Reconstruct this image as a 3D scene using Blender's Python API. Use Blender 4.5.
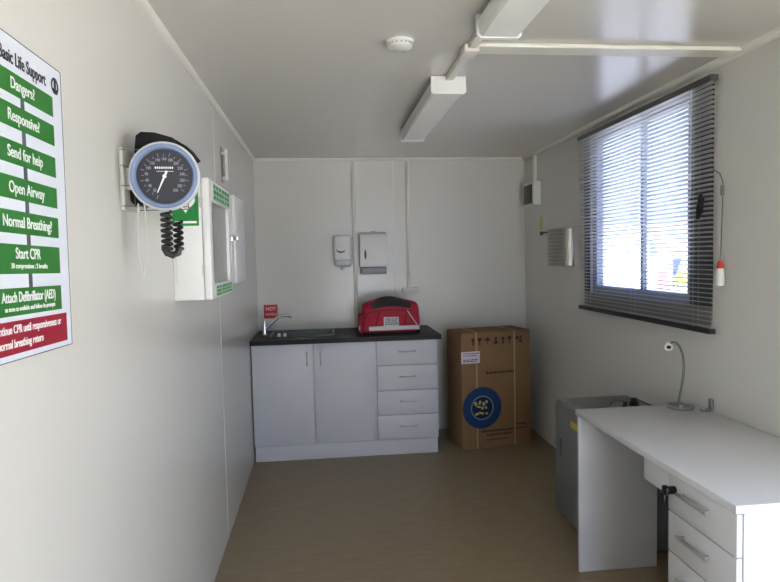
import bpy, bmesh, math, random
from mathutils import Vector, Matrix

for o in list(bpy.data.objects):
    bpy.data.objects.remove(o)
S = bpy.context.scene
COL = S.collection
random.seed(4)
W, D, H = 2.264, 5.04, 2.30          # room width, distance of the back wall, height
Y0 = -1.70                           # rear wall behind the camera
PI = math.pi

# ---------------------------------------------------------------- camera
cd = bpy.data.cameras.new('camera')
cam = bpy.data.objects.new('camera', cd)
COL.objects.link(cam)
S.camera = cam
yaw, pit, rol = .1082, -.0572, -.022
fw = Vector((math.sin(yaw) * math.cos(pit), math.cos(yaw) * math.cos(pit), math.sin(pit)))
rt = Vector((math.cos(yaw), -math.sin(yaw), 0))
up = rt.cross(fw)
r2 = rt * math.cos(rol) + up * math.sin(rol)
u2 = -rt * math.sin(rol) + up * math.cos(rol)
m = Matrix((r2, u2, -fw)).transposed().to_4x4()
m.translation = (.5451, 0, 1.488)
cam.matrix_world = m
cd.sensor_fit = 'HORIZONTAL'
cd.sensor_width = 36
cd.lens = 605.86 / 780 * 36
cd.clip_start = .02
cd.clip_end = 300

# ---------------------------------------------------------------- light
S.view_settings.view_transform = 'Standard'
S.view_settings.look = 'None'
S.view_settings.gamma = 1
S.view_settings.use_curve_mapping = False
S.view_settings.exposure = 2.82
wd = bpy.data.worlds.new('world')
S.world = wd
wd.use_nodes = True
bg = wd.node_tree.nodes['Background']
wn = wd.node_tree
wtc = wn.nodes.new('ShaderNodeTexCoord')
wsep = wn.nodes.new('ShaderNodeSeparateXYZ')
wramp = wn.nodes.new('ShaderNodeValToRGB')      # hazy sky: pale at the horizon, bluer and brighter overhead
wn.links.new(wtc.outputs['Generated'], wsep.inputs[0])
wn.links.new(wsep.outputs['Z'], wramp.inputs[0])
wn.links.new(wramp.outputs[0], bg.inputs[0])
wramp.color_ramp.elements[0].position = 0
wramp.color_ramp.elements[0].color = (.38, .46, .60, 1)
wramp.color_ramp.elements[1].position = .8
wramp.color_ramp.elements[1].color = (.62, .82, 1.25, 1)
bg.inputs[1].default_value = 1.45
sd = bpy.data.lights.new('sun', 'SUN')
sd.energy = 7.0
sd.angle = .01
sd.color = (1, .95, .86)
sun = bpy.data.objects.new('sun', sd)
COL.objects.link(sun)
sun.rotation_euler = Vector((.35, .55, -1.0)).to_track_quat('-Z', 'Y').to_euler()


def portal(name, loc, direction, sx, sy):
    l = bpy.data.lights.new(name, 'AREA')
    l.shape = 'RECTANGLE'
    l.size, l.size_y = sx, sy
    l.cycles.is_portal = True
    o = bpy.data.objects.new(name, l)
    COL.objects.link(o)
    o.location = loc
    o.rotation_euler = Vector(direction).to_track_quat('-Z', 'Z').to_euler()
    return o


portal('window_portal', (W + .10, 3.2, 1.74), (-1, 0, 0), 1.2, 1.2)
portal('doorway_portal', (W + .12, .70, 1.02), (-1, 0, 0), .65, 2.05)

portal('rear_portal', (1.4, Y0 - .12, 1.03), (0, 1, 0), 1.15, 2.05)


# ---------------------------------------------------------------- materials
def lin(c):
    return tuple(((v / 255) / 12.92 if v / 255 <= .04045 else ((v / 255 + .055) / 1.055) ** 2.4) for v in c) + (1,)


MATS = {}


def mat(name, col, rough=.5, metal=0, spec=.5, noise=0, nscale=8, bump=0, bscale=40, trans=0, emit=0, coat=0, stretch=None, alpha=1):
    if name in MATS:
        return MATS[name]
    mm = bpy.data.materials.new(name)
    mm.use_nodes = True
    nt = mm.node_tree
    b = nt.nodes['Principled BSDF']
    c = lin(col)
    b.inputs['Base Color'].default_value = c
    b.inputs['Roughness'].default_value = rough
    b.inputs['Metallic'].default_value = metal
    b.inputs['Specular IOR Level'].default_value = spec
    b.inputs['Coat Weight'].default_value = coat
    b.inputs['Coat Roughness'].default_value = .12
    b.inputs['Transmission Weight'].default_value = trans
    b.inputs['Alpha'].default_value = alpha
    tc = nt.nodes.new('ShaderNodeTexCoord')
    mp = nt.nodes.new('ShaderNodeMapping')
    nt.links.new(tc.outputs['Object'], mp.inputs[0])
    if stretch:
        mp.inputs['Scale'].default_value = stretch
    n = nt.nodes.new('ShaderNodeTexNoise')
    n.inputs['Scale'].default_value = nscale
    n.inputs['Detail'].default_value = 5
    nt.links.new(mp.outputs[0], n.inputs['Vector'])
    if noise:
        r = nt.nodes.new('ShaderNodeValToRGB')
        r.color_ramp.elements[0].position = .3
        r.color_ramp.elements[1].position = .7
        r.color_ramp.elements[0].color = tuple(v * (1 - noise) for v in c[:3]) + (1,)
        r.color_ramp.elements[1].color = tuple(min(1, v * (1 + noise)) for v in c[:3]) + (1,)
        nt.links.new(n.outputs['Fac'], r.inputs[0])
        nt.links.new(r.outputs[0], b.inputs['Base Color'])
    if bump:
        n2 = nt.nodes.new('ShaderNodeTexNoise')
        n2.inputs['Scale'].default_value = bscale
        nt.links.new(mp.outputs[0], n2.inputs['Vector'])
        bp = nt.nodes.new('ShaderNodeBump')
        bp.inputs['Strength'].default_value = bump
        bp.inputs['Distance'].default_value = .01
        nt.links.new(n2.outputs['Fac'], bp.inputs['Height'])
        nt.links.new(bp.outputs[0], b.inputs['Normal'])
    MATS[name] = mm
    return mm


PANEL = mat('cream_wall_panel', (217, 215, 208), .22, spec=.5, noise=.015, nscale=1.5, bump=.03, bscale=5)
CEIL = mat('ceiling_panel', (213, 210, 202), .22, spec=.6, noise=.015, nscale=1.2, bump=.03, bscale=3)
TRIM = mat('cream_trim', (232, 229, 219), .4)
WHITE = mat('white_laminate', (214, 214, 220), .42, noise=.01)
DESKW = mat('white_desk_laminate', (216, 216, 218), .25, noise=.01)
EDGE = mat('desk_edge_band', (200, 199, 196), .5)
POWDER = mat('white_powder_coat', (232, 232, 230), .35)
PLASTIC = mat('white_plastic', (226, 226, 222), .35)
OFFPL = mat('off_white_plastic', (205, 203, 196), .4)
BLACKTOP = mat('charcoal_worktop', (24, 26, 26), .5, spec=.3, noise=.25, nscale=140)
STEEL = mat('stainless_steel', (190, 190, 190), .28, metal=1)
CHROME = mat('chrome', (215, 215, 215), .12, metal=1)
ALU = mat('brushed_aluminium', (150, 152, 152), .35, metal=1)
ALUF = mat('aluminium_window_frame', (150, 152, 160), .45, metal=.3)
GAP = mat('shadow_gap', (50, 50, 52), .8)
BLACK = mat('black_plastic', (18, 18, 19), .4)
BLACKF = mat('black_fabric', (24, 24, 27), .9, bump=.3, bscale=300)
GREEN = mat('sign_green', (44, 120, 44), .45)
AEDGREEN = mat('emblem_green', (18, 130, 56), .45)
RED = mat('sign_red', (156, 28, 50), .45)
PRWHITE = mat('print_white', (240, 240, 240), .5)
PRDARK = mat('print_dark', (50, 52, 62), .5)
PRGREY = mat('print_grey', (88, 92, 98), .5)
POSTER = mat('poster_white', (226, 230, 240), .3)
SLAT = mat('slat_grey_enamel', (196, 196, 192), .35)
RAIL = mat('dark_bottom_rail', (34, 31, 28), .5)
BAGRED = mat('red_nylon', (178, 20, 50), .65, bump=.4, bscale=30, noise=.06, nscale=14)
BAGDK = mat('dark_grey_nylon', (46, 46, 46), .8, bump=.3, bscale=60)
STRIP = mat('reflective_strip', (215, 215, 215), .4)
CARTON = mat('brown_cardboard', (138, 106, 74), .85, noise=.05, nscale=5, bump=.05, bscale=60)
CARTDK = mat('carton_tape', (186, 148, 100), .4)
CBLUE = mat('carton_blue_print', (18, 56, 104), .7)
CPRINT = mat('carton_brown_print', (66, 40, 30), .8)
CYEL = mat('carton_pale_print', (190, 180, 110), .7)
GREYMET = mat('grey_painted_metal', (120, 122, 122), .5, noise=.04, nscale=3)
GBLUE = mat('gauge_blue_ring', (122, 138, 172), .35)
GDIAL = mat('gauge_dial', (44, 46, 56), .4)
DIFF = mat('prismatic_diffuser', (238, 238, 232), .35)
YELLOW = mat('yellow_label', (206, 178, 60), .6)
ORANGE = mat('red_tassel', (206, 60, 34), .5)
DKGREY = mat('dark_grey_plastic', (70, 66, 58), .5)
CONC = mat('pale_concrete', (196, 190, 178), .9, noise=.08, nscale=1)
CABIN = mat('white_cladding', (225, 225, 228), .6)
BLUE = mat('blue_sheet', (78, 98, 196), .6)
LIME = mat('lime_board', (208, 222, 96), .6)
PINK = mat('pink_plastic', (232, 158, 158), .6)
OUTER = mat('outer_cladding', (180, 178, 170), .7)


def glass_mat():
    mm = bpy.data.materials.new('tinted_glass')
    mm.use_nodes = True
    nt = mm.node_tree
    nt.nodes.remove(nt.nodes['Principled BSDF'])
    t = nt.nodes.new('ShaderNodeBsdfTransparent')
    t.inputs[0].default_value = (.54, .56, .63, 1)
    g = nt.nodes.new('ShaderNodeBsdfGlossy')
    g.inputs['Roughness'].default_value = .03
    mx = nt.nodes.new('ShaderNodeMixShader')
    mx.inputs[0].default_value = .07
    nt.links.new(t.outputs[0], mx.inputs[1])
    nt.links.new(g.outputs[0], mx.inputs[2])
    nt.links.new(mx.outputs[0], nt.nodes['Material Output'].inputs[0])
    return mm


GLASS = glass_mat()


def floor_mat():
    mm = bpy.data.materials.new('beige_vinyl_floor')
    mm.use_nodes = True
    nt = mm.node_tree
    b = nt.nodes['Principled BSDF']
    tc = nt.nodes.new('ShaderNodeTexCoord')
    mp = nt.nodes.new('ShaderNodeMapping')
    mp.inputs['Scale'].default_value = (3, 22, 1)
    nt.links.new(tc.outputs['Object'], mp.inputs[0])
    n = nt.nodes.new('ShaderNodeTexNoise')
    n.inputs['Scale'].default_value = 2.2
    n.inputs['Detail'].default_value = 8
    nt.links.new(mp.outputs[0], n.inputs['Vector'])
    r = nt.nodes.new('ShaderNodeValToRGB')
    r.color_ramp.elements[0].position = .3
    r.color_ramp.elements[1].position = .72
    r.color_ramp.elements[0].color = lin((136, 120, 94))
    r.color_ramp.elements[1].color = lin((150, 133, 105))
    nt.links.new(n.outputs['Fac'], r.inputs[0])
    nt.links.new(r.outputs[0], b.inputs['Base Color'])
    b.inputs['Roughness'].default_value = .42
    return mm


FLOOR = floor_mat()


# ---------------------------------------------------------------- mesh helpers
class MB:
    def __init__(s):
        s.bm = bmesh.new()

    def box(s, lo, hi, bevel=0, seg=2, mtx=None):
        t = bmesh.new()
        bmesh.ops.create_cube(t, size=1)
        for v in t.verts:
            v.co = Vector([lo[i] + (v.co[i] + .5) * (hi[i] - lo[i]) for i in range(3)])
        if bevel:
            bmesh.ops.bevel(t, geom=t.edges[:], offset=bevel, segments=seg, profile=.5, affect='EDGES')
        s._merge(t, mtx)
        return s

    def _merge(s, t, mtx=None):
        if mtx is not None:
            bmesh.ops.transform(t, matrix=mtx, verts=t.verts[:])
        me = bpy.data.meshes.new('tmp')
        t.to_mesh(me)
        t.free()
        s.bm.from_mesh(me)
        bpy.data.meshes.remove(me)

    def cyl(s, a, b, r, r2=None, seg=24, cap=True):
        a, b = Vector(a), Vector(b)
        d = b - a
        t = bmesh.new()
        bmesh.ops.create_cone(t, cap_ends=cap, segments=seg, radius1=r, radius2=r if r2 is None else r2, depth=d.length)
        q = d.to_track_quat('Z', 'Y').to_matrix().to_4x4()
        q.translation = (a + b) / 2
        s._merge(t, q)
        return s

    def tube(s, pts, r, seg=10, closed=False):
        pts = [Vector(p) for p in pts]
        n = len(pts)
        rings = []
        up0 = None
        for i, p in enumerate(pts):
            d = (pts[min(i + 1, n - 1)] - pts[max(i - 1, 0)]).normalized()
            if up0 is None:
                up0 = d.orthogonal().normalized()
            else:
                up0 = (up0 - d * up0.dot(d)).normalized()
            sd_ = d.cross(up0)
            rr = r[i] if isinstance(r, (list, tuple)) else r
            rings.append([s.bm.verts.new(p + (up0 * math.cos(2 * PI * k / seg) + sd_ * math.sin(2 * PI * k / seg)) * rr) for k in range(seg)])
        for i in range(n - 1):
            for k in range(seg):
                s.bm.faces.new((rings[i][k], rings[i][(k + 1) % seg], rings[i + 1][(k + 1) % seg], rings[i + 1][k]))
        s.bm.faces.new(rings[0][::-1])
        s.bm.faces.new(rings[-1])
        return s

    def lathe(s, prof, mtx=None, seg=48):
        t = bmesh.new()
        rings = []
        for (r, z) in prof:
            if r < 1e-6:
                rings.append([t.verts.new((0, 0, z))])
            else:
                rings.append([t.verts.new((r * math.cos(2 * PI * k / seg), r * math.sin(2 * PI * k / seg), z)) for k in range(seg)])
        for a, b in zip(rings, rings[1:]):
            for k in range(seg):
                k2 = (k + 1) % seg
                vs = [a[k % len(a)], a[k2 % len(a)], b[k2 % len(b)], b[k % len(b)]]
                u = []
                for v in vs:
                    if v not in u:
                        u.append(v)
                if len(u) > 2:
                    t.faces.new(u)
        s._merge(t, mtx)
        return s

    def prism(s, poly, t0, t1, frame):
        # poly: 2-D outline; frame(u, v, t) -> point
        a = [s.bm.verts.new(frame(u, v, t0)) for u, v in poly]
        b = [s.bm.verts.new(frame(u, v, t1)) for u, v in poly]
        n = len(poly)
        s.bm.faces.new(a)
        s.bm.faces.new(b[::-1])
        for i in range(n):
            s.bm.faces.new((a[i], b[i], b[(i + 1) % n], a[(i + 1) % n]))
        return s

    def xf(s, mtx):
        bmesh.ops.transform(s.bm, matrix=mtx, verts=s.bm.verts[:])
        return s


ORG = {}


def link(name, mb, m_, parent=None, origin=None, smooth=True):
    bm = mb.bm
    bmesh.ops.recalc_face_normals(bm, faces=bm.faces[:])
    if parent is not None:
        org = ORG[parent]
    else:
        org = Vector(origin) if origin is not None else Vector((0, 0, 0))
    bmesh.ops.translate(bm, vec=-org, verts=bm.verts[:])
    me = bpy.data.meshes.new(name)
    bm.to_mesh(me)
    bm.free()
    me.materials.append(m_)
    if smooth:
        for p in me.polygons:
            p.use_smooth = True
        me.set_sharp_from_angle(angle=math.radians(35))
    o = bpy.data.objects.new(name, me)
    COL.objects.link(o)
    if parent is not None:
        o.parent = parent
    else:
        o.location = org
    ORG[o] = org
    return o


def tag(o, label, cat, group=None, kind=None):
    if label:
        o['label'] = label
    if cat:
        o['category'] = cat
    if group:
        o['group'] = group
    if kind:
        o['kind'] = kind
    return o


def thing(name, label, cat, loc, group=None):
    o = bpy.data.objects.new(name, None)
    o.empty_display_size = .05
    COL.objects.link(o)
    o.location = loc
    ORG[o] = Vector(loc)
    return tag(o, label, cat, group)


def struct(name, mb, m_, parent=None):
    o = link(name, mb, m_, parent, smooth=False)
    if parent is None:
        o['kind'] = 'structure'
    return o


def box(lo, hi, bevel=0, seg=2):
    return MB().box(lo, hi, bevel, seg)


def text_mb(body, size, mtx, sx=1.0, depth=.0004, align='CENTER'):
    c = bpy.data.curves.new('t', 'FONT')
    c.body = body
    c.size = size
    c.extrude = depth
    c.align_x = align
    c.align_y = 'CENTER'
    c.offset = size * .012
    o = bpy.data.objects.new('t', c)
    COL.objects.link(o)
    dg = bpy.context.evaluated_depsgraph_get()
    dg.update()
    me = bpy.data.meshes.new_from_object(o.evaluated_get(dg))
    bpy.data.objects.remove(o)
    bpy.data.curves.remove(c)
    mb = MB()
    mb.bm.from_mesh(me)
    bpy.data.meshes.remove(me)
    mb.xf(mtx @ Matrix.Diagonal((sx, 1, 1, 1)))
    return mb


def frame_m(o, ex, ey, ez):
    mm = Matrix((Vector(ex), Vector(ey), Vector(ez))).transposed().to_4x4()
    mm.translation = o
    return mm


def on_left(y, z, x=.002):      # text on the left wall: reads along +y, faces +x
    return frame_m((x, y, z), (0, 1, 0), (0, 0, 1), (1, 0, 0))


def facing(x, y, z):            # faces the camera side (-y)
    return frame_m((x, y, z), (1, 0, 0), (0, 0, 1), (0, -1, 0))


def on_right(x, y, z):          # faces -x; reads along -y
    return frame_m((x, y, z), (0, -1, 0), (0, 0, 1), (-1, 0, 0))


# ================================================================ structure
T = .08
struct('floor', box((-T, Y0 - T, -.06), (W + T, D + T, 0)), FLOOR)
struct('ceiling', box((-T, Y0 - T, H), (W + T, D + T, H + .08)), CEIL)
struct('wall_left', box((-T, Y0 - T, 0), (0, D + T, H)), PANEL)
struct('wall_back', box((0, D, 0), (W, D + T, H)), PANEL)
WY0, WY1, WZ0, WZ1 = 2.68, 3.76, 1.225, 2.215
wr = MB()
DY0, DY1, DZ = .40, 1.00, 2.05       # doorway near the camera, out of frame
wr.box((W, Y0 - T, 0), (W + T, DY0, H)).box((W, DY0, DZ), (W + T, DY1, H)).box((W, DY1, 0), (W + T, WY0, H))
wr.box((W, WY1, 0), (W + T, D + T, H))
wr.box((W, WY0, 0), (W + T, WY1, WZ0)).box((W, WY0, WZ1), (W + T, WY1, H))
struct('wall_right', wr, PANEL)
RX0, RX1 = .85, 1.95                 # open doorway behind the camera
re = MB().box((0, Y0 - T, 0), (RX0, Y0, H)).box((RX1, Y0 - T, 0), (W, Y0, H)).box((RX0, Y0 - T, 2.05), (RX1, Y0, H))
struct('wall_rear', re, PANEL)

# window: outer frame, mullion, two panes
fr = MB()
fx0, fx1 = W + .015, W + .06
fr.box((fx0, WY0, WZ0), (fx1, WY0 + .055, WZ1)).box((fx0, WY1 - .055, WZ0), (fx1, WY1, WZ1))
fr.box((fx0, WY0 + .055, WZ0), (fx1, WY1 - .055, WZ0 + .05)).box((fx0, WY0 + .055, WZ1 - .04), (fx1, WY1 - .055, WZ1))
win = struct('window_1', fr, ALUF)
struct('shade_panel', box((W - .006, 2.52, 1.145), (W, 3.84, WZ0)), mat('wall_shade_grey', (140, 138, 132), .5), win)  # mid-grey sheet: shade on the wall below the window, put into colour
struct('mullion', box((fx0 + .010, 3.158, WZ0 + .05), (fx1 - .012, 3.187, WZ1 - .04)), ALUF, win)
struct('pane', box((W + .035, WY0 + .055, WZ0 + .05), (W + .039, 3.158, WZ1 - .04)), GLASS, win)
struct('pane', box((W + .035, 3.187, WZ0 + .05), (W + .039, WY1 - .055, WZ1 - .04)), GLASS, win)


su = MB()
su.box((W - .006, 2.52, WZ0), (W, WY0, 2.235)).box((W - .006, WY1, WZ0), (W, 3.84, 2.235)).box((W - .006, WY0, WZ1), (W, WY1, 2.235))  # dark sheets stand in for wall shaded by the blind
struct('shade_surround', su, mat('wall_shade_dark', (74, 74, 78), .5), win)


t = .022
tr = MB()


def quarter(sgnx, x, y0, y1, zc=H, sz=t):
    poly = [(0, 0), (sz, 0), (sz * .92, sz * .4), (sz * .7, sz * .7), (sz * .4, sz * .92), (0, sz)]
    return MB().prism(poly, y0, y1, lambda u, v, s_: (x + sgnx * u, s_, zc - v))


struct('trim_1', quarter(1, 0, Y0, D), TRIM)
struct('trim_2', quarter(-1, W, Y0, D, sz=.026), TRIM)
poly = [(0, 0), (t, 0), (t * .92, t * .4), (t * .7, t * .7), (t * .4, t * .92), (0, t)]
struct('trim_3', MB().prism(poly, t, W - t, lambda u, v, s_: (s_, D - u, H - v)), TRIM)
# ceiling joint strip, from the cable duct to the right wall
struct('trim_4', box((1.155, 2.315, H - .018), (W - .02, 2.405, H), .006), TRIM)
struct('trim_5', box((0, 3.232, 0), (.0025, 3.25, H - .02), .001), PANEL)          # panel joint, left wall
struct('trim_6', box((1.131, D - .003, 0), (1.139, D, H - .02), .001), TRIM)    # panel joint, back wall

# ================================================================ left wall
# ---- first-aid poster
pz0, pz1, py1 = 1.318, 1.896, 1.366
py0 = py1 - .42
P = thing('first_aid_poster', 'white resuscitation steps poster with green bars and one red bar on left wall', 'poster', (0, (py0 + py1) / 2, pz0))
link('sheet', box((0, py0, pz0), (.0015, py1, pz1), .0005, 1), POSTER, P)
edge = MB()
for a, b in (((.0, py0, pz0), (.0022, py1, pz0 + .0016)), ((0, py0, pz1 - .0016), (.0022, py1, pz1)), ((0, py1 - .0016, pz0), (.0022, py1, pz1)), ((0, py0, pz0), (.0022, py0 + .0016, pz1))):
    edge.box(a, b)
link('sheet_border', edge, PRGREY, P)
cy = 1.178
P.rotation_euler.x = math.radians(-1)
text = lambda s, size, y, z, m_, sx=.8, nm='lettering', par=P, x=.0027: link(nm, text_mb(s, size, on_left(y, z, x), sx, .0003), m_, par, smooth=False)
text('Basic Life Support', .034, 1.203, 1.856, PRDARK, .72)
em = MB()
em.lathe([(.017, 0), (.017, .0006), (.012, .0006), (.012, 0)], on_left(1.335, 1.858, .002))
em.box((.002, 1.327, 1.842), (.003, 1.345, 1.852))
em.box((.002, 1.331, 1.853), (.003, 1.339, 1.872))
link('emblem', em, PRDARK, P)
rows = [(1.791, 1.832, 'Dangers?'), (1.732, 1.774, 'Responsive?'), (1.667, 1.708, 'Send for help'), (1.604, 1.645, 'Open Airway'),
        (1.543, 1.584, 'Normal Breathing?'), (1.471, 1.524, 'Start CPR'), (1.397, 1.446, 'Attach Defibrillator (AED)')]
for i, (z0, z1, s_) in enumerate(rows):
    b_ = link('green_bar', box((.0012, py0 + .035, z0), (.002, 1.322, z1)), GREEN, P)
    if i < 5:
        text(s_, .029, cy + .018, (z0 + z1) / 2, PRWHITE, .86, par=b_)
    elif i == 5:
        text(s_, .028, cy + .010, z1 - .017, PRWHITE, .84, par=b_)
        text('30 compressions : 2 breaths', .013, cy + .015, z0 + .014, PRWHITE, .95, par=b_)
    else:
        text(s_, .026, cy + .012, z1 - .017, PRWHITE, .74, par=b_)
        text('as soon as available and follow its prompts', .0125, cy + .014, z0 + .012, PRWHITE, .9, par=b_)
    if i < 6:
        zn = rows[i + 1][1]
        link('step_arrow', box((.0012, cy + .008, zn), (.002, cy + .022, z0)), PRGREY, P)
rb = link('red_bar', box((.0012, py0 + .03, 1.330), (.002, 1.343, 1.388)), RED, P)
text('Continue CPR until responsiveness or', .021, cy + .004, 1.373, PRWHITE, .80, par=rb)
text('normal breathing return', .021, cy - .028, 1.348, PRWHITE, .80, par=rb)

# ---- blood pressure gauge
gx, gy, gz = .127, 1.70, 1.716
G = thing('blood_pressure_gauge', 'round wall blood pressure gauge with pale blue ring, dark dial and coiled black hose', 'gauge', (0, gy, gz))
gm = Matrix.Translation((gx, gy, gz)) @ Vector((.10, -1, -.02)).to_track_quat('Z', 'Y').to_matrix().to_4x4()
# local z looks at the room entrance
gm = frame_m((gx, gy, gz), Vector((1, .10, 0)).normalized(), (0, 0, 1), Vector((.10, -1, 0)).normalized())
link('casing', MB().lathe([(0, -.05), (.07, -.05), (.085, -.035), (.092, -.012), (.092, .004), (.088, .008), (.084, .008)], gm, 64), mat('gauge_casing', (196, 200, 205), .35), G)
link('blue_ring', MB().lathe([(.088, .006), (.084, .011), (.076, .010), (.072, .002), (.072, -.002), (.088, -.002)], gm, 64), GBLUE, G)
dial = link('dial', MB().lathe([(0, .0), (.0725, .0), (.0725, -.003), (0, -.003)], gm, 64), GDIAL, G)
mk = MB()
for k in range(0, 21):
    a = math.radians(-125 - 290 * k / 20 + 15)
    ln = .006 if k % 2 else .010
    tmp = Matrix.Rotation(a, 4, 'Z')
    mk.box((.053, -.0006, .0004), (.053 + ln, .0006, .0009), mtx=gm @ tmp)
link('scale_marks', mk, mat('dial_marks', (150, 152, 158), .5), dial)
for k, n_ in enumerate(range(20, 301, 20)):
    a = math.radians(-115 - 310 * (k + .5) / 15)
    link('scale_number', text_mb(str(n_), .011, gm @ Matrix.Translation((.046 * math.cos(a), .046 * math.sin(a), .0008)), .8), mat('dial_number', (150, 152, 158), .5), dial, smooth=False)
nl = MB()
nl.prism([(-.0012, -.048), (.0012, -.048), (.003, .016), (-.003, .016)], .001, .0022, lambda u, v, s_: gm @ Matrix.Rotation(-.42, 4, 'Z') @ Vector((u, v, s_)))
nl.cyl(gm @ Vector((0, 0, 0)), gm @ Vector((0, 0, .004)), .005)
link('needle', nl, PRWHITE, dial)
mk = MB()
for k in range(9):
    mk.box((-.024 + k * .0054, .020, .0006), (-.0205 + k * .0054, .0255, .0012), mtx=gm)
mk.box((-.020, .0125, .0006), (.024, .0137, .001), mtx=gm)
link('dial_print', mk, PRWHITE, dial)
# wall bracket and cuff basket behind the dial
br = MB()
br.box((0, gy + .03, gz - .085), (.012, gy + .17, gz + .085), .004)
br.box((.012, gy + .045, gz - .03), (gx + .02, gy + .062, gz + .03), .004)
link('wall_bracket', br, OFFPL, G)
bk = MB()
for zz in (gz - .075, gz - .02, gz + .035, gz + .078):
    bk.tube([(.004, gy + .03, zz), (.15, gy + .06, zz), (.165, gy + .09, zz), (.165, gy + .17, zz), (.004, gy + .19, zz)], .0015, 6)
for xx in (.03, .07, .11, .15):
    bk.tube([(xx, gy + .062, gz + .078), (xx, gy + .062, gz - .075), (xx, gy + .17, gz - .075), (xx, gy + .17, gz + .078)], .0015, 6)
link('wire_basket', bk, mat('basket_grey', (104, 106, 106), .5, metal=.3), G)
cf = MB()
pts = [(-.012, 0), (-.006, .048), (.008, .058), (.045, .056), (.09, .043), (.130, .018), (.150, -.010), (.120, -.03), (.0, -.03)]
cf.prism(pts, gy + .062, gy + .15, lambda u, v, s_: (.045 + u, s_, gz + .073 + v))
link('cuff', cf, BLACKF, G)
link('cuff_roll', box((.012, gy + .066, gz - .070), (.150, gy + .165, gz + .045), .018, 4), BLACKF, G)
# coiled hose
co = MB()
cyy = gy - .005
x0c = .128
pts = []
turns = 7
for i in range(turns * 16 + 1):
    a = 2 * PI * i / 16
    pts.append((x0c + .012 * math.cos(a), cyy + .012 * math.sin(a), gz - .095 - .10 * i / (turns * 16)))
co.tube(pts, .0045, 8)
pts = []
for i in range(5 * 16 + 1):
    a = 2 * PI * i / 16
    pts.append((x0c + .024 + .010 * math.cos(a), cyy + .025 + .012 * math.sin(a), gz - .120 - .075 * i / 80))
co.tube(pts, .0045, 8)
co.tube([(x0c - .008, cyy, gz - .19), (x0c - .002, cyy + .005, gz - .206), (x0c + .010, cyy + .01, gz - .212), (x0c + .022, cyy + .02, gz - .206), (x0c + .026, cyy + .02, gz - .19)], .010, 10)
link('coiled_hose', co, BLACK, G)
ho = MB()
ho.tube([(x0c + .018, cyy + .01, gz - .21), (x0c + .02, cyy + .01, gz - .25), (x0c + .02, cyy + .01, gz - .29)], .0015, 6)
link('thin_hose', ho, OFFPL, G)
ho = MB()
ho.tube([(.050, gy + .02, gz - .07), (.046, gy + .02, gz - .15), (.046, gy + .02, gz - .22), (.056, gy + .02, gz - .27), (.066, gy + .02, gz - .22), (.068, gy + .02, gz - .15), (.066, gy + .02, gz - .07)], .0022, 8)
link('thin_hose', ho, OFFPL, G)

# ---- defibrillator cabinet
A = thing('defibrillator_cabinet', 'white wall cabinet with glazed door and green heart emblem on its side', 'cabinet', (0, 2.5, 1.345))
ax1, ay0, ay1, az0, az1 = .125, 2.285, 2.78, 1.342, 1.79
link('body', box((0, ay0, az0), (ax1 - .018, ay1, az1), .004), POWDER, A)
dr = MB()
for a, b in (((ax1 - .016, ay0, az0), (ax1 + .012, ay0 + .05, az1)), ((ax1 - .016, ay1 - .05, az0), (ax1 + .012, ay1, az1)),
             ((ax1 - .016, ay0 + .05, az0), (ax1 + .012, ay1 - .05, az0 + .055)), ((ax1 - .016, ay0 + .05, az1 - .08), (ax1 + .012, ay1 - .05, az1))):
    dr.box(a, b, .006)
door = link('door', dr, POWDER, A)
link('glass_panel', box((ax1 - .004, ay0 + .045, az0 + .05), (ax1, ay1 - .045, az1 - .075)), mat('tinted_door_glass', (150, 150, 146), .2), door)
for (z0, z1) in ((az1 - .075, az1 - .012), (az0 + .008, az0 + .048)):
    lb = link('green_label', box((ax1 + .0121, ay0 + .08, z0), (ax1 + .0135, ay1 - .01, z1)), mat('pale_green_label', (176, 206, 180), .5), door)
    mk = MB()
    for r_ in range(3):
        for k in range(6):
            w_ = random.uniform(.03, .055)
            y_ = ay0 + .09 + k * .065
            zz = z0 + (z1 - z0) * (r_ + .25) / 3
            mk.box((ax1 + .0134, y_, zz), (ax1 + .0142, y_ + w_, zz + (z1 - z0) * .2))
    link('label_print', mk, AEDGREEN, lb)
sg = link('side_sign', box((.004, ay0 - .002, 1.615), (.098, ay0, 1.750), .0006, 1), AEDGREEN, A)
hb = []
for k in range(40):
    a = 2 * PI * k / 40
    hb.append((.0024 * 16 * math.sin(a) ** 3 * .92, .0024 * (13 * math.cos(a) - 5 * math.cos(2 * a) - 2 * math.cos(3 * a) - math.cos(4 * a))))
h_ = link('heart', MB().prism(hb, ay0 - .0032, ay0 - .0018, lambda u, v, s_: (.052 + u, s_, 1.700 + v)), PRWHITE, sg, smooth=False)
bolt = [(.004, .022), (-.010, -.002), (-.001, -.002), (-.006, -.022), (.010, .004), (.001, .004), (.010, .022)]
link('lightning_bolt', MB().prism(bolt, ay0 - .0042, ay0 - .003, lambda u, v, s_: (.052 + u, s_, 1.700 + v)), mat('bolt_dark', (60, 64, 62), .5), h_, smooth=False)
link('sign_strip', box((.012, ay0 - .003, 1.624), (.090, ay0 - .0018, 1.632)), PRWHITE, sg)
for zz in (1.45, 1.70):
    link('hinge', MB().cyl((ax1 - .017, ay0 - .004, zz - .02), (ax1 - .017, ay0 - .004, zz + .02), .004, seg=10), OFFPL, A)

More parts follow.
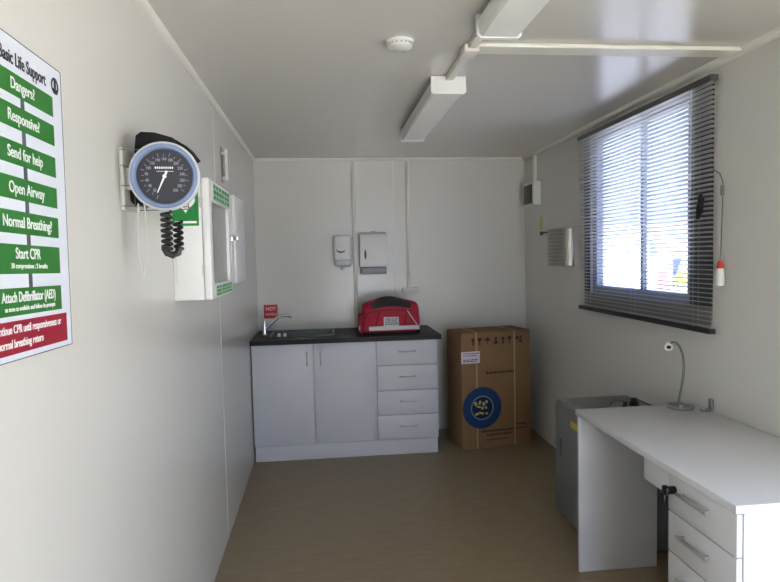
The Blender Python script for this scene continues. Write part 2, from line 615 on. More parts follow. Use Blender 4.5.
# ---- small white cabinet further on
F = thing('medicine_cabinet', 'small white wall cabinet with a metal lock, behind the glazed one', 'cabinet', (0, 3.3, 1.36))
fx, fy0, fy1, fz0, fz1 = .094, 3.10, 3.48, 1.366, 1.815
link('body', box((0, fy0, fz0), (fx, fy1, fz1), .006), POWDER, F)
fd = link('door', box((fx + .002, fy0 + .004, fz0 + .004), (fx + .018, fy1 - .004, fz1 - .004), .005), POWDER, F)
lk = MB()
lk.box((.062, fy0 - .010, 1.580), (.100, fy0, 1.612), .003)
lk.cyl((.082, fy0 - .018, 1.596), (.082, fy0 - .008, 1.596), .010, seg=16)
lk.box((.10, fy0 - .008, 1.585), (.126, fy0 + .02, 1.607), .003)
link('lock', lk, CHROME, F)
link('keyhole', MB().cyl((.082, fy0 - .0195, 1.596), (.082, fy0 - .0178, 1.596), .004, seg=12), BLACK, F)

# ---- slim rail above the medicine cabinet
R_ = thing('wall_rail', 'slim white upright rail on left wall above glazed cabinet', 'rail', (0, 3.46, 1.93))
link('bar', box((.020, 3.45, 1.925), (.034, 3.475, 2.10), .005), POWDER, R_)
for zz in (1.94, 2.075):
    link('bracket', box((0, 3.453, zz - .008), (.022, 3.472, zz + .008), .002), OFFPL, R_)
link('backplate', box((0, 3.44, 1.915), (.004, 3.50, 2.11), .001), GREYMET, R_)

# ================================================================ back wall
def mk_duct(x0, x1, z0, z1, label, nm='cable_duct'):
    o = thing(nm, label, 'cable duct', ((x0 + x1) / 2, D, z0), 'cable ducts on the back wall')
    link('base', box((x0, D - .016, z0), (x1, D, z1), .002), TRIM, o)
    link('cover', box((x0 + .0015, D - .028, z0), (x1 - .0015, D - .016, z1), .003), TRIM, o)
    return o


mk_duct(.790, .820, .905, H - .022, 'cream cable duct running down back wall beside the soap dispenser')
mk_duct(1.240, 1.270, 1.222, H - .022, 'cream cable duct on back wall ending above right side of red bag')
O = thing('socket_box', 'flat cream socket box at the lower end of a wall duct', 'socket', (1.265, D, 1.185))
link('box', box((1.198, D - .05, 1.185), (1.332, D, 1.222), .005), TRIM, O)
link('socket_face', box((1.210, D - .046, 1.178), (1.320, D - .006, 1.186), .002), PLASTIC, O)

SD = thing('soap_dispenser', 'small rounded white dispenser left of the duct on back wall', 'dispenser', (.705, D, 1.40))
b_ = MB()
b_.box((.628, D - .10, 1.455), (.778, D, 1.668), .022, 4)
link('cover', b_, PLASTIC, SD)
link('push_lever', box((.640, D - .112, 1.410), (.768, D - .012, 1.470), .018, 3), mat('lever_grey', (196, 198, 200), .3), SD)
arc = [( .690 + .040 * math.cos(a), D - .104, 1.565 + .035 * math.sin(a)) for a in [math.radians(200 + k * 16) for k in range(9)]]
link('curved_emblem', MB().tube(arc, [.002 + .005 * math.sin(PI * k / 8) for k in range(9)], 8), PRDARK, SD)
nz = MB()
nz.cyl((.70, D - .06, 1.385), (.70, D - .06, 1.412), .014, .018)
link('nozzle', nz, OFFPL, SD)

PT = thing('paper_towel_dispenser', 'white paper towel dispenser with dark oval slot on back wall', 'dispenser', (.953, D, 1.345))
cv = MB()
prof = [(0, 1.405), (.105, 1.405), (.112, 1.43), (.106, 1.62), (.095, 1.668), (.07, 1.686), (0, 1.690)]
cv.prism(prof, .842, 1.064, lambda u, v, s_: (s_, D - u, v))
bmesh.ops.bevel(cv.bm, geom=cv.bm.edges[:], offset=.005, segments=2, affect='EDGES')
link('cover', cv, PLASTIC, PT)
link('paper_tray', box((.848, D - .10, 1.345), (1.058, D - .002, 1.403), .01), mat('tray_grey', (150, 152, 158), .4), PT)
link('level_window', MB().prism([(.008 * math.cos(2 * PI * k / 20) + .885, .040 * math.sin(2 * PI * k / 20) + 1.507) for k in range(20)], D - .115, D - .105, lambda u, v, s_: (u, s_, v)), BLACK, PT)
link('key_lock', box((.935, D - .110, 1.69), (.975, D - .05, 1.694)), GREYMET, PT)

HS = thing('warning_sign', 'small red square warning sign on back wall above the tap', 'sign', (.105, D, 1.0))
link('plate', box((.048, D - .004, 1.000), (.160, D, 1.113), .001, 1), mat('warning_red', (206, 22, 44), .4), HS)
link('lettering', text_mb('HOT', .040, facing(.104, D - .0045, 1.078), .95), PRWHITE, HS, smooth=False)
link('lettering', text_mb('WATER', .026, facing(.096, D - .0045, 1.033), .75), PRWHITE, HS, smooth=False)
link('pictogram', MB().lathe([(.012, 0), (.012, .0006), (.005, .0006), (.005, 0)], facing(.143, D - .0045, 1.033), 20), YELLOW, HS)

# ---- kitchen unit
cf_, cr, cz1 = 4.44, 1.372, .865
K = thing('kitchen_cabinet', 'white base cabinet with two doors and four drawers under dark worktop', 'cabinet', (.69, 4.74, 0))
link('carcass', box((.006, cf_ + .02, .115), (cr, D - .002, cz1), .001), WHITE, K)
link('kickboard', box((.012, cf_ + .012, 0), (cr - .004, cf_ + .030, .113), .001), WHITE, K)
link('side_panel', box((cr - .018, cf_ + .03, 0), (cr - .002, D - .002, .114)), WHITE, K)


def bow_handle(p, q, off, r=.0045):
    p, q, off = Vector(p), Vector(q), Vector(off)
    a = p + (q - p) * .0
    pts = [a, a + off * .7, a + off + (q - p) * .08, q + off - (q - p) * .08, q + off * .7, q]
    return MB().tube(pts, r, 10)


for (x0, x1, hx) in ((.008, .451, .405), (.457, .912, .503)):
    d_ = link('door', box((x0, cf_, .118), (x1, cf_ + .018, cz1 - .004), .0015), WHITE, K)
    link('door_handle', bow_handle((hx, cf_ + .001, .705), (hx, cf_ + .001, .80), (0, -.028, 0)), STEEL, d_)
zs = [.118, .305, .492, .680, cz1 + .002]
for i in range(4):
    d_ = link('drawer', box((.918, cf_, zs[i] + .001), (cr, cf_ + .018, zs[i + 1] - .005), .0015), WHITE, K)
    zc = (zs[i] + zs[i + 1]) / 2 + .008
    link('drawer_handle', bow_handle((1.088, cf_ + .001, zc), (1.205, cf_ + .001, zc), (0, -.026, 0)), STEEL, d_)

wt = MB()
sx0, sx1, sy0, sy1 = .14, .60, 4.60, 4.94
zt0, zt1 = cz1 + .001, .900
for a, b in (((.001, 4.405, zt0), (sx0, D - .001, zt1)), ((sx1, 4.405, zt0), (1.40, D - .001, zt1)), ((sx0, 4.405, zt0), (sx1, sy0, zt1)), ((sx0, sy1, zt0), (sx1, D - .001, zt1))):
    wt.box(a, b)
wo = link('worktop', wt, BLACKTOP, origin=(.7, 4.72, zt0))
tag(wo, 'dark speckled worktop along the back wall carrying a sink', 'worktop')
SK = thing('sink', 'shallow stainless steel sink set in left end of worktop', 'sink', ((sx0 + sx1) / 2, 4.77, .90))
rim = MB()
rw_ = .018
rim.box((sx0 - rw_, sy0 - rw_, .9002), (sx1 + rw_, sy0 + .004, .904), .001).box((sx0 - rw_, sy1 - .004, .9002), (sx1 + rw_, sy1 + rw_, .904), .001)
rim.box((sx0 - rw_, sy0 + .004, .9002), (sx0 + .004, sy1 - .004, .904), .001).box((sx1 - .004, sy0 + .004, .9002), (sx1 + rw_, sy1 - .004, .904), .001)
link('rim', rim, mat('sink_steel', (104, 108, 106), .38, metal=1), SK)
bw = MB()
e_ = .003
bw.box((sx0 + e_, sy0 + e_, .872), (sx1 - e_, sy1 - e_, .874))
bw.box((sx0 + .001, sy0 + .001, .872), (sx0 + e_, sy1 - .001, .901)).box((sx1 - e_, sy0 + .001, .872), (sx1 - .001, sy1 - .001, .901))
bw.box((sx0 + e_, sy0 + .001, .872), (sx1 - e_, sy0 + e_, .901)).box((sx0 + e_, sy1 - e_, .872), (sx1 - e_, sy1 - .001, .901))
link('bowl', bw, mat('sink_steel', (104, 108, 106), .38, metal=1), SK)
link('drain', MB().lathe([(0, .0), (.03, .0), (.034, .003), (.04, .002), (.04, 0)], Matrix.Translation((.37, 4.77, .8742))), CHROME, SK)
TP = thing('mixer_tap', 'chrome mixer tap with slanting spout at left end of worktop', 'tap', (.083, 4.70, .90))
tb = MB()
tb.lathe([(0, 0), (.026, 0), (.026, .008), (.018, .014), (.016, .06), (.014, .062), (.013, .115), (.010, .120), (0, .120)], Matrix.Translation((.083, 4.70, .9001)))
link('body', tb, CHROME, TP)
link('spout', MB().tube([(.085, 4.70, .945), (.12, 4.70, .985), (.165, 4.70, 1.022), (.19, 4.70, 1.042), (.215, 4.70, 1.050), (.275, 4.70, 1.050), (.284, 4.70, 1.045)], .012, 14), CHROME, TP)
link('aerator', MB().cyl((.280, 4.70, 1.052), (.282, 4.70, 1.030), .012, .010), GREYMET, TP)
for xx in (.198, .241):
    kk = link("white_dot", MB().lathe([(0, .026), (.010, .024), (.0115, .012), (.0115, 0), (0, 0)], Matrix.Translation((xx, 4.593, .9042))), PRWHITE, None, origin=(xx, 4.593, .904))  # small added white solids standing for two white dots
    tag(kk, 'tiny white dot on the sink edge, %s of the pair' % ('left' if xx < .22 else 'right'), 'cap', 'white dots beside the tap')


# ---- red first-aid bag on the worktop
bx0, bx1, by0_, by1_, bz = .822, 1.272, 4.535, 4.80, .9002
B = thing('first_aid_bag', 'red first aid bag with dark flap, white label and reflective strip, on worktop', 'bag', ((bx0 + bx1) / 2, 4.67, bz))
bd = MB()
t_ = bmesh.new()
bmesh.ops.create_cube(t_, size=1)
bmesh.ops.subdivide_edges(t_, edges=t_.edges[:], cuts=8, use_grid_fill=True)
for v in t_.verts:
    x, y, z = v.co
    x2, y2, z2 = x * 2, y * 2, z + .5
    # round the corners, bulge the faces, slope the shoulders
    sx_ = 1 - .05 * z2 ** 2 - .05 * abs(y2) ** 4
    sy_ = 1 - .18 * z2 ** 2 - .05 * abs(x2) ** 4
    ztop = .216 + .038 * math.cos(x2 * PI / 2) - .02 * abs(y2) ** 3
    wob = .003 * math.sin(x * 31 + z * 17) + .002 * math.sin(z * 40 + y * 23)
    v.co = Vector(((bx0 + bx1) / 2 + (x * sx_) * (bx1 - bx0) + wob, 4.67 + y * sy_ * .26 + wob, bz + .012 + z2 * ztop))
bmesh.ops.bevel(t_, geom=[e for e in t_.edges if e.is_boundary], offset=.01)
bd._merge(t_)
body = link('body', bd, BAGRED, B)
md = body.modifiers.new('s', 'SUBSURF')
md.levels = md.render_levels = 1
link('base', box((bx0 + .01, 4.545, bz), (bx1 - .01, 4.795, bz + .022), .008), BLACKF, B)
link('reflective_strip', box((bx0 + .050, 4.528, bz + .030), (bx1 - .015, 4.536, bz + .062), .002), STRIP, B)
lb = link('label', box((.985, 4.529, bz + .062), (1.100, 4.538, bz + .130), .001), mat('bag_label', (214, 214, 212), .6), B)
mk = MB()
for r_ in range(4):
    x_ = .995
    while x_ < 1.08:
        w_ = random.uniform(.006, .018)
        mk.box((x_, 4.5283, bz + .072 + r_ * .013), (x_ + w_, 4.529, bz + .080 + r_ * .013))
        x_ += w_ + .005
link('label_print', mk, PRGREY, lb)
fl = MB()
pts = []
fp = [(x_, .0) for x_ in (0,)]
for k in range(13):
    a = k / 12
    pts.append((bx0 + .075 + a * .30, bz + .232 + .040 * math.sin(PI * a)))
for k in range(12, -1, -1):
    a = k / 12
    pts.append((bx0 + .075 + a * .30, bz + .190 + .030 * math.sin(PI * a) * .6))
fl.prism(pts, 4.555, 4.79, lambda u, v, s_: (u, s_, v))
link('top_flap', fl, BAGDK, B)
zp = MB()
zp.tube([(bx0 + .02, 4.537, bz + .12), (bx0 + .05, 4.556, bz + .165), (bx0 + .12, 4.552, bz + .178), (1.05, 4.550, bz + .180), (bx1 - .07, 4.554, bz + .172), (bx1 - .02, 4.540, bz + .12)], .004, 8)
link('zip', zp, mat('dark_red_zip', (110, 16, 30), .6), B)
for xx, dz in ((bx0 + .105, 0), (bx1 - .13, 0)):
    st = MB()
    st.tube([(xx, 4.530, bz + .065), (xx + .012, 4.527, bz + .12), (xx + .03, 4.548, bz + .17)], .006, 8)
    link('strap', st, mat('strap_red', (150, 20, 40), .6), B)
st = MB()
st.tube([(bx1 - .105, 4.545, bz + .175), (bx1 - .07, 4.526, bz + .12), (bx1 - .035, 4.527, bz + .068)], .004, 8)
link('pull_cord', st, STRIP, B)
link('side_pocket', box((bx0 - .020, 4.57, bz + .005), (bx0 + .012, 4.76, bz + .145), .012, 3), BAGRED, B)
link('side_trim', box((bx0 - .022, 4.572, bz + .028), (bx0 - .008, 4.60, bz + .062), .004), STRIP, B)

# ================================================================ carton
cw, cdp, ch = .577, .30, .895
CM = Matrix.Translation((1.556, 4.44, 0)) @ Matrix.Rotation(math.atan2(.097, .567), 4, 'Z')
C_ = thing('cardboard_carton', 'tall brown cardboard carton with a blue round emblem, beside kitchen cabinet', 'box', (1.84, 4.6, 0))


def cbox(lo, hi, bevel=0):
    return MB().box(lo, hi, bevel, mtx=CM)


link('body', cbox((0, 0, .001), (cw, cdp, ch), .006), CARTON, C_)
link('top_flap', cbox((.004, .003, ch), (cw - .004, cdp * .5 - .002, ch + .004), .001), CARTON, C_)
link('top_flap', cbox((.004, cdp * .5 + .002, ch), (cw - .004, cdp - .003, ch + .004), .001), CARTON, C_)
for xx in (.118, .435):
    link('strapping_band', cbox((xx, -.0015, .004), (xx + .012, cdp + .001, ch + .005)), CARTDK, C_)
cfm = CM @ frame_m((0, -.002, 0), (1, 0, 0), (0, 0, 1), (0, -1, 0))
disc = link('blue_emblem', MB().lathe([(0, 0), (.160, 0), (.160, .0012), (0, .0012)], cfm @ Matrix.Translation((.165, .318, 0)), 64), CBLUE, C_)
link('emblem_ring', MB().lathe([(.094, .0010), (.094, .0018), (.086, .0018), (.086, .0010)], cfm @ Matrix.Translation((.165, .318, 0)), 64), mat('ring_pale', (110, 150, 160), .7), disc)
link('emblem_centre', MB().lathe([(0, .0010), (.078, .0010), (.078, .0016), (0, .0016)], cfm @ Matrix.Translation((.165, .318, 0)), 64), mat('emblem_navy', (12, 26, 60), .7), disc)
mk = MB()
for dx_, dz_, w_, h__ in ((-.055, .035, .022, .03), (-.02, .042, .018, .03), (.012, .030, .02, .026), (.036, .044, .02, .02), (-.03, .01, .03, .014), (.0, -.002, .02, .02), (.03, .0, .016, .02), (-.045, -.045, .03, .018), (-.008, -.04, .04, .016), (.035, -.046, .022, .014)):
    tm = cfm @ Matrix.Translation((.165 + dx_, .318 + dz_, 0)) @ Matrix.Rotation(.4 * math.sin(dx_ * 90), 4, 'Z')
    mk.box((-w_ / 2, -h__ / 2, .0015), (w_ / 2, h__ / 2, .0024), mtx=tm)
link('emblem_figures', mk, CYEL, disc)
lb = link('shipping_label', cbox((-.002, -.004, .665), (.150, -.001, .755)), mat('label_white', (226, 214, 228), .6), C_)
mk = MB()
for k, z_ in enumerate((.738, .722, .690, .678)):
    x_ = .014
    while x_ < .12:
        w_ = random.uniform(.008, .025)
        mk.box((x_, -.0046, z_), (x_ + w_, -.0038, z_ + .006), mtx=CM)
        x_ += w_ + .005
link('label_print', mk, PRDARK, lb)
for i, xx in enumerate((.095, .150, .215, .285, .345, .400, .465, .495)):
    zc = .83
    ar = MB()
    k = i % 4
    if k == 0:
        ar.prism([(-.006, -.03), (.006, -.03), (.006, .005), (.018, .005), (0, .03), (-.018, .005), (-.006, .005)], .0, .001, lambda u, v, s_: cfm @ Vector((xx + u, zc + v, s_)))
    elif k == 1:
        ar.prism([(-.018, .025), (.018, .025), (.010, .002), (.003, -.005), (.003, -.022), (.014, -.028), (-.014, -.028), (-.003, -.022), (-.003, -.005), (-.010, .002)], 0, .001, lambda u, v, s_: cfm @ Vector((xx + u, zc + v, s_)))
    elif k == 2:
        ar.prism([(-.020, .0), (-.014, .018), (0, .026), (.014, .018), (.020, .0), (.002, .0), (.002, -.028), (-.002, -.028), (-.002, 0)], 0, .001, lambda u, v, s_: cfm @ Vector((xx + u, zc + v, s_)))
    else:
        ar.box((xx - .014, zc - .026, 0), (xx + .014, zc - .004, .001), mtx=cfm)
        ar.box((xx - .008, zc + .002, 0), (xx + .008, zc + .024, .001), mtx=cfm)
    link('handling_symbol', ar, CPRINT, C_)
for (z_, xa, xb, hh) in ((.575, .20, .44, .016), (.125, .16, .44, .014), (.095, .20, .42, .012), (.060, .19, .38, .008), (.16, .44, .54, .010), (.13, .45, .53, .008)):
    x_ = xa
    mk = MB()
    while x_ < xb:
        w_ = random.uniform(.008, .022)
        mk.box((x_, -.001, z_), (x_ + w_, 0.0005, z_ + hh), mtx=CM)
        x_ += w_ + .005
    link('printed_line', mk, CPRINT, C_)

# ================================================================ ceiling things
def light_fitting(x0, x1, y0, y1, label):
    L = thing('fluorescent_light', label, 'ceiling light', ((x0 + x1) / 2, (y0 + y1) / 2, H), 'ceiling light fittings')
    link('spine', box((x0 + .035, y0 + .005, H - .030), (x1 - .035, y1 - .005, H), .003), POWDER, L)
    poly = [(x0 + .004, -.022), (x0, -.034), (x0 + .006, -.070), (x0 + .016, -.080), (x1 - .016, -.080), (x1 - .006, -.070), (x1, -.034), (x1 - .004, -.022)]
    link('diffuser', MB().prism(poly, y0 + .018, y1 - .018, lambda u, v, s_: (u, s_, H + v)), DIFF, L)
    cap = [(x0 - .001, -.004), (x0 - .002, -.074), (x0 + .010, -.083), (x1 - .010, -.083), (x1 + .002, -.074), (x1 + .001, -.004)]
    for a, b in ((y0, y0 + .02), (y1 - .02, y1)):
        link('end_cap', MB().prism(cap, a, b, lambda u, v, s_: (u, s_, H + v)), POWDER, L)
    return L


light_fitting(1.052, 1.210, 2.745, 3.885, 'unlit white fluorescent batten light on ceiling, the one nearer the kitchen cabinet')
light_fitting(1.082, 1.234, .86, 2.06, 'unlit white fluorescent batten light cut off by top of picture')
CD = thing('ceiling_duct', 'cream cable duct on ceiling linking the two light fittings', 'cable duct', (1.12, 2.4, H))
link('duct_run', box((1.118, 2.062, H - .024), (1.152, 2.744, H), .004), TRIM, CD)
link('junction_box', box((1.105, 2.32, H - .034), (1.165, 2.41, H - .0), .006), TRIM, CD)
SM = thing('smoke_detector', 'round white smoke detector on ceiling', 'smoke detector', (.856, 2.325, H))
sm = Matrix.Translation((.856, 2.325, H)) @ Matrix.Rotation(PI, 4, 'X')
link('base', MB().lathe([(0, 0), (.052, 0), (.052, .010), (.048, .012), (0, .012)], sm), PLASTIC, SM)
link('sensor_head', MB().lathe([(.045, .012), (.045, .016), (.048, .017), (.046, .024), (.034, .031), (0, .033)], sm), PLASTIC, SM)
mk = MB()
for k in range(16):
    a = 2 * PI * k / 16
    mk.box((.0405, -.003, .0125), (.0465, .003, .0175), mtx=sm @ Matrix.Rotation(a, 4, 'Z'))
link('vents', mk, GREYMET, SM)
link('indicator', MB().cyl(sm @ Vector((.02, -.018, .030)), sm @ Vector((.02, -.018, .035)), .003, seg=10), GREYMET, SM)

# ================================================================ right wall
TH = thing('heater_control', 'small white wall box with dark screen high in the back right corner', 'control box', (W, 4.78, 1.87))
link('housing', box((W - .062, 4.645, 1.868), (W, 4.900, 2.060), .008), PLASTIC, TH)
link('screen', box((W - .066, 4.675, 1.885), (W - .060, 4.870, 2.035), .002), DKGREY, TH)
DU = thing('corner_duct', 'cream cable duct rising from the white control box to ceiling', 'cable duct', (W, 4.76, 2.06))
link('duct_run', box((W - .022, 4.735, 2.062), (W, 4.785, H - .028), .003), TRIM, DU)
ys = link('yellow_tag', box((W - .004, 4.625, 1.675), (W, 4.675, 1.775), .0012), mat('pale_yellow_tag', (190, 184, 96), .6), origin=(W, 4.65, 1.675))
tag(ys, 'small yellow tag on right wall under the white control box', 'tag')
ST = thing('steel_dispenser', 'curved stainless steel dispenser on right wall left of the blind', 'dispenser', (W, 4.13, 1.39))
cyc, ra = 4.185, .165
poly = []
for k in range(21):
    a = math.radians(-90 + 180 * k / 20)
    poly.append((W - .012 - .095 * math.cos(a), cyc + ra * math.sin(a)))
link('curved_cover', MB().prism(poly, 1.395, 1.655, lambda u, v, s_: (u, v, s_)), mat('dispenser_steel', (165, 158, 152), .42, metal=1), ST)
link('back_plate', box((W - .014, cyc - ra - .006, 1.385), (W, cyc + ra + .03, 1.668), .002), STEEL, ST)
rg = MB()
for k in range(9):
    z_ = 1.42 + k * .026
    pts = [(W - .012 - .0965 * math.cos(math.radians(a_)), cyc + (ra + .001) * math.sin(math.radians(a_)), z_) for a_ in range(-60, 61, 12)]
    rg.tube(pts, .0022, 6)
link('pressed_ribs', rg, mat('rib_steel', (200, 196, 190), .3, metal=1), ST)
lv = MB()
lv.tube([(W - .02, cyc + ra + .02, 1.640), (W - .07, cyc + ra + .05, 1.640), (W - .09, cyc + ra + .055, 1.632)], .007, 8)
lv.cyl((W - .09, cyc + ra + .055, 1.620), (W - .09, cyc + ra + .055, 1.648), .012, seg=12)
link('lever', lv, DKGREY, ST)

# ---- venetian blind
VX = W - .036
vy0, vy1, vz0, vz1 = 2.470, 3.835, 1.128, 2.235
V = thing('venetian_blind', 'grey venetian blind with open slats covering the window', 'blind', (VX, (vy0 + vy1) / 2, vz0))
sl = MB()
ns = 52
tilt = math.radians(16)
z0s, z1s = vz0 + .022, vz1 - .030
for i in range(ns):
    z = z0s + (z1s - z0s) * i / (ns - 1)
    prof = []
    for k in range(5):
        u = -.0125 + .025 * k / 4
        prof.append((u, .0018 * (1 - (u / .0125) ** 2)))
    sec = prof + [(u, v - .0005) for u, v in prof[::-1]]
    ca, sa = math.cos(tilt), math.sin(tilt)
    sl.prism([(u * ca + v * sa, -u * sa + v * ca) for u, v in sec], vy0, vy1, lambda u, v, s_: (VX + u, s_, z + v))
link('slats', sl, SLAT, V)
link('head_rail', box((VX - .018, vy0 - .003, vz1 - .024), (VX + .018, vy1 + .003, vz1), .002), mat('head_rail_enamel', (86, 84, 80), .4), V)
link('bottom_rail', box((VX - .016, vy0 - .003, vz0 - .012), (VX + .016, vy1 + .003, vz0 + .010), .003), RAIL, V)
for yy in (vy0 + .12, (vy0 + vy1) / 2, vy1 - .12):
    lc = MB()
    for dx_ in (-.0135, .0135):
        lc.cyl((VX + dx_, yy, vz0 + .009), (VX + dx_, yy, vz1 - .023), .0008, seg=6)
    link('ladder_cord', lc, OFFPL, V)
cb = MB()
for k, (dy, dz, ln) in enumerate(((0, .03, .05), (.012, .0, .07), (-.012, .012, .06), (.004, -.02, .04))):
    cb.tube([(VX - .028, 2.515 + dy, 1.695 + dz), (VX - .040, 2.515 + dy - .012, 1.695 + dz - ln * .4), (VX - .030, 2.515 + dy + .006, 1.695 + dz - ln)], .009, 8)
link('bundled_cord', cb, BLACK, V)
wd_ = MB().cyl((VX - .022, 2.60, 2.20), (VX - .022, 2.60, 1.72), .003, seg=8)
link('tilt_wand', wd_, mat('clear_wand', (190, 190, 190), .3), V)
sp = MB()
for k in (0, 1):
    sp.box((W - .022, vy0 + .15 + k * (vy1 - vy0 - .34), vz1), (W - .0, vy0 + .19 + k * (vy1 - vy0 - .34), vz1 + .012))
sp.box((W - .022, vy0 + .1, vz1 - .020), (W, vy1 - .1, vz1 - .002))
link('mounting_brackets', sp, ALU, V)
PC = thing('pull_cord', 'thin blind cord with a red and white tassel hanging beside the blind', 'cord', (W - .02, 2.43, 1.33))
link('cord', MB().tube([(VX - .004, 2.466, 1.83), (W - .022, 2.448, 1.812), (W - .022, 2.427, 1.775), (W - .024, 2.424, 1.70), (W - .024, 2.430, 1.56), (W - .024, 2.436, 1.440)], .0028, 8), mat('cord_grey', (120, 118, 112), .7), PC)
link('cord_joiner', box((W - .032, 2.418, 1.715), (W - .018, 2.432, 1.760), .004), GREYMET, PC)
link('tassel_top', MB().lathe([(0, .035), (.006, .034), (.012, .022), (.015, 0), (0, 0)], Matrix.Translation((W - .024, 2.436, 1.405)), 20), ORANGE, PC)
link('tassel', MB().lathe([(0, .0), (.017, .002), (.018, .04), (.015, .075), (0, .075)], Matrix.Translation((W - .024, 2.436, 1.330)), 20), PLASTIC, PC)

# ================================================================ desk
dx0, dx1, dy0, dy1, dz = 1.682, W - .004, 1.556, 2.656, .764
DK = thing('desk', 'white laminate desk with three drawers against the right wall', 'desk', (1.97, 2.1, 0))
link('desktop', box((dx0, dy0, dz - .026), (dx1, dy1, dz), .003), DESKW, DK)
link('side_panel', box((dx0 + .008, 2.632, 0), (dx0 + .388, 2.652, dz - .027), .001), DESKW, DK)
ped0 = dx0 + .030
link('pedestal', box((ped0, dy0 + .006, .002), (dx1 - .002, 1.900, dz - .027), .001), DESKW, DK)
link('rail', box((dx0 + .012, 1.906, .650), (dx0 + .030, 2.075, dz - .028), .006), DESKW, DK)
link('rear_rail', box((dx1 - .05, 1.905, .45), (dx1 - .03, 2.63, dz - .028), .001), DESKW, DK)
dzs = [.012, .165, .318, .470, .610, .735]
for i, (a, b) in enumerate(((.610, .735), (.470, .606), (.318, .466), (.012, .314))):
    d_ = link('drawer', box((dx0 + .006, dy0 + .004, a), (dx0 + .024, 1.903, b), .002), DESKW, DK)
    if i == 3:
        zc = .25
    else:
        zc = (a + b) / 2 + (.020, .012, .010)[i]
    hh = MB()
    hh.box((dx0 - .016, 1.672, zc - .008), (dx0 - .008, 1.830, zc + .006), .003)
    for yy in (1.686, 1.816):
        hh.box((dx0 - .010, yy - .006, zc - .005), (dx0 + .008, yy + .006, zc + .004), .002)
    link('drawer_handle', hh, mat('pale_handle_metal', (176, 178, 180), .45, metal=.6), d_)
lk = MB()
lk.cyl((dx0 + .012, 1.865, .690), (dx0 - .018, 1.865, .690), .013, seg=20)
lk.box((dx0 - .030, 1.855, .678), (dx0 - .012, 1.885, .702), .004)
link('lock', lk, BLACK, DK)
KY = thing('drawer_key', 'black key fob hanging from the lock of the top desk drawer', 'key', (dx0 - .02, 1.885, .64))
link('fob', box((dx0 - .028, 1.872, .640), (dx0 - .014, 1.898, .672), .005), BLACK, KY)
link('key_ring', MB().tube([(dx0 - .021 + .0, 1.876 + .008 * math.cos(2 * PI * k / 16), .676 + .008 * math.sin(2 * PI * k / 16)) for k in range(17)], .0012, 6), CHROME, KY)

# ---- gooseneck lamp
LP = thing('gooseneck_lamp', 'slim grey gooseneck lamp with small white head at far end of desk', 'lamp', (2.155, 2.60, dz))
link('base', MB().lathe([(0, 0), (.056, 0), (.058, .006), (.052, .014), (.02, .020), (0, .020)], Matrix.Translation((2.155, 2.590, dz + .0005))), ALU, LP)
ctrl = [(2.150, .782), (2.158, .82), (2.168, .87), (2.175, .92), (2.176, .965), (2.170, 1.01), (2.157, 1.045), (2.138, 1.066), (2.120, 1.068), (2.106, 1.058)]
link('gooseneck', MB().tube([(x_, 2.595, z_) for x_, z_ in ctrl], .0055, 12), mat('gooseneck_grey', (112, 112, 110), .5, metal=.4), LP)
hd = Vector((-.35, -.75, -.35)).normalized()
hc = Vector((2.098, 2.590, 1.052))
hm = Matrix.Translation(hc) @ Matrix.Scale(.78, 4) @ hd.to_track_quat('Z', 'Y').to_matrix().to_4x4()
link('lamp_head', MB().lathe([(0, -.030), (.010, -.030), (.016, -.012), (.024, .012), (.024, .018), (.014, .018), (.012, .012), (0, .012)], hm, 28), PLASTIC, LP)
link('lamp_lens', MB().lathe([(0, .013), (.0125, .013), (.0125, .0145), (0, .0145)], hm, 24), BLACK, LP)
link('switch', MB().box((2.130, 2.548, dz + .010), (2.146, 2.560, dz + .020), .002), PLASTIC, LP)
BK = thing('wall_bracket', 'small grey angle bracket on the desk against right wall beside lamp', 'bracket', (2.245, 2.5, dz))
link('upright', box((2.246, 2.500, dz + .001), (2.260, 2.520, dz + .055), .003), ALU, BK)
link('foot', box((2.205, 2.500, dz + .0005), (2.250, 2.522, dz + .010), .002), ALU, BK)

# ---- grey cabinet behind the desk
gx0, gx1, gy0, gy1, gzt = 1.825, W - .01, 2.72, 3.27, .665
GC = thing('grey_cabinet', 'low grey metal cabinet standing behind the far end of desk', 'cabinet', ((gx0 + gx1) / 2, 3.0, 0))
GM = Matrix.Translation((gx0, gy0, 0))
link('body', box((gx0 + .016, gy0, .02), (gx1, gy1, gzt), .008), GREYMET, GC)
link('door', box((gx0, gy0 + .006, .035), (gx0 + .014, gy1 - .006, gzt - .010), .005), GREYMET, GC)
ft = MB()
for a in (gx0 + .03, gx1 - .06):
    for b in (gy0 + .03, gy1 - .06):
        ft.box((a, b, 0), (a + .03, b + .03, .021))
link('feet', ft, BLACK, GC)
link('yellow_label', box((gx0 - .0012, 2.965, .562), (gx0 + .0004, 3.05, .597)), YELLOW, GC)
link('handle_recess', box((gx0 - .008, 3.18, .36), (gx0 + .002, 3.20, .46), .003), GREYMET, GC)
JR = thing('black_jar', 'small round black pot on grey cabinet behind desk', 'pot', (2.10, 2.93, gzt))
link('pot', MB().lathe([(0, 0), (.012, 0), (.022, .012), (.026, .03), (.024, .045), (.016, .052), (0, .052)], Matrix.Translation((2.115, 2.93, gzt + .0005)), 28), BLACK, JR)
link('lid', MB().lathe([(.0, .052), (.017, .052), (.017, .062), (.010, .068), (0, .069)], Matrix.Translation((2.115, 2.93, gzt)), 28), BLACK, JR)
JS = link('small_black_item', MB().lathe([(0, 0), (.013, 0), (.014, .04), (.009, .055), (.009, .066), (0, .067)], Matrix.Translation((2.035, 2.87, gzt + .0005)), 20), BLACK, origin=(2.035, 2.87, gzt))  # small cap-like black item, modelled in a bottle shape
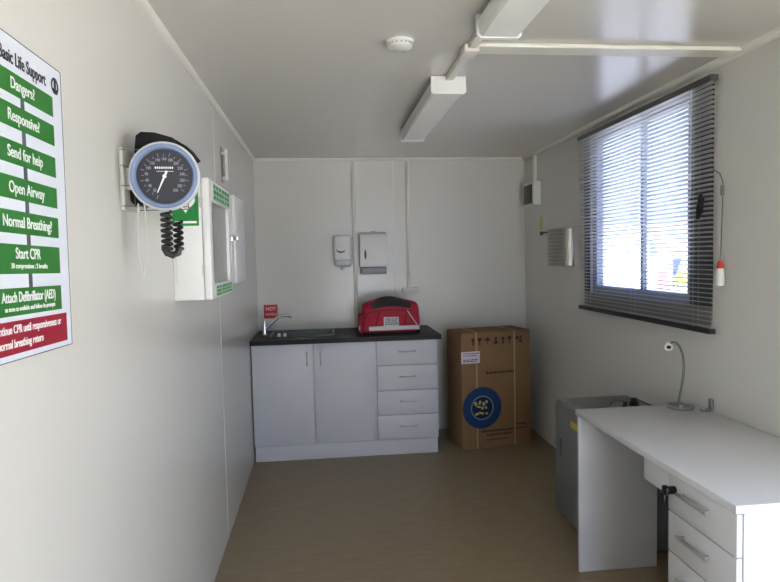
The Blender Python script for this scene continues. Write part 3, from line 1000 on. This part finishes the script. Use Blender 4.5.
tag(JS, 'tiny black item beside the black pot on grey cabinet', 'item')
WR = link('wire_tray', MB().tube([(2.00, 2.96, gzt + .03), (2.04, 3.0, gzt + .045), (2.10, 3.0, gzt + .038), (2.16, 3.0, gzt + .045), (2.21, 2.96, gzt + .022), (2.24, 2.93, gzt + .006)], .005, 8), GREYMET, origin=(2.1, 2.96, gzt))
tag(WR, 'grey cable lying over grey cabinet behind the black pot', 'cable')
WR.name = 'grey_cable'

# ================================================================ outside the window
struct('ground', box((-30, -40, -.60), (90, 110, -.50)), CONC)

CB = thing('site_cabin', 'white site cabin seen far off through the window', 'cabin', (18, 33, -.5))
link('wall', box((6, 31, -.5), (30, 34, 2.75)), CABIN, CB)
link('roof', box((5.8, 30.8, 2.75), (30.2, 34.2, 2.88)), CABIN, CB)
for x0, x1 in ((17.64, 17.84), (18.05, 18.46)):
    w_ = link('window', box((x0, 30.96, 1.22), (x1, 31.0, 2.02)), mat('pale_blue_window', (136, 154, 200), .3), CB)
FL = thing('blue_flag', 'small blue tapering flag on a pole outside the window', 'flag', (18.9, 30, -.5))
link('cloth', MB().prism([(18.76, 1.07), (19.28, 1.06), (19.10, .62), (18.90, .13), (18.84, .15)], 29.97, 30.0, lambda u, v, s_: (u, s_, v)), BLUE, FL)
link('pole', MB().tube([(18.84, 30.03, -.5), (18.80, 30.03, 1.2), (18.86, 30.03, 1.40), (18.98, 30.03, 1.44), (19.12, 30.03, 1.34)], .03, 8), DKGREY, FL)
LB = thing('lime_barrier', 'lime yellow barrier standing outside beyond the blue flag', 'barrier', (19.8, 30.3, -.5))
link('panel', box((19.05, 30.25, -.30), (20.6, 30.31, .42), .02), LIME, LB)
for xx in (19.2, 20.4):
    link('post', box((xx, 30.31, -.5), (xx + .06, 30.37, .40)), GREYMET, LB)
PB = link('pink_bin', box((18.05, 29.8, -.5), (18.5, 30.2, .46), .04), PINK, origin=(18.3, 30, -.5))
tag(PB, 'pale pink bin outside the window left of blue flag', 'bin')
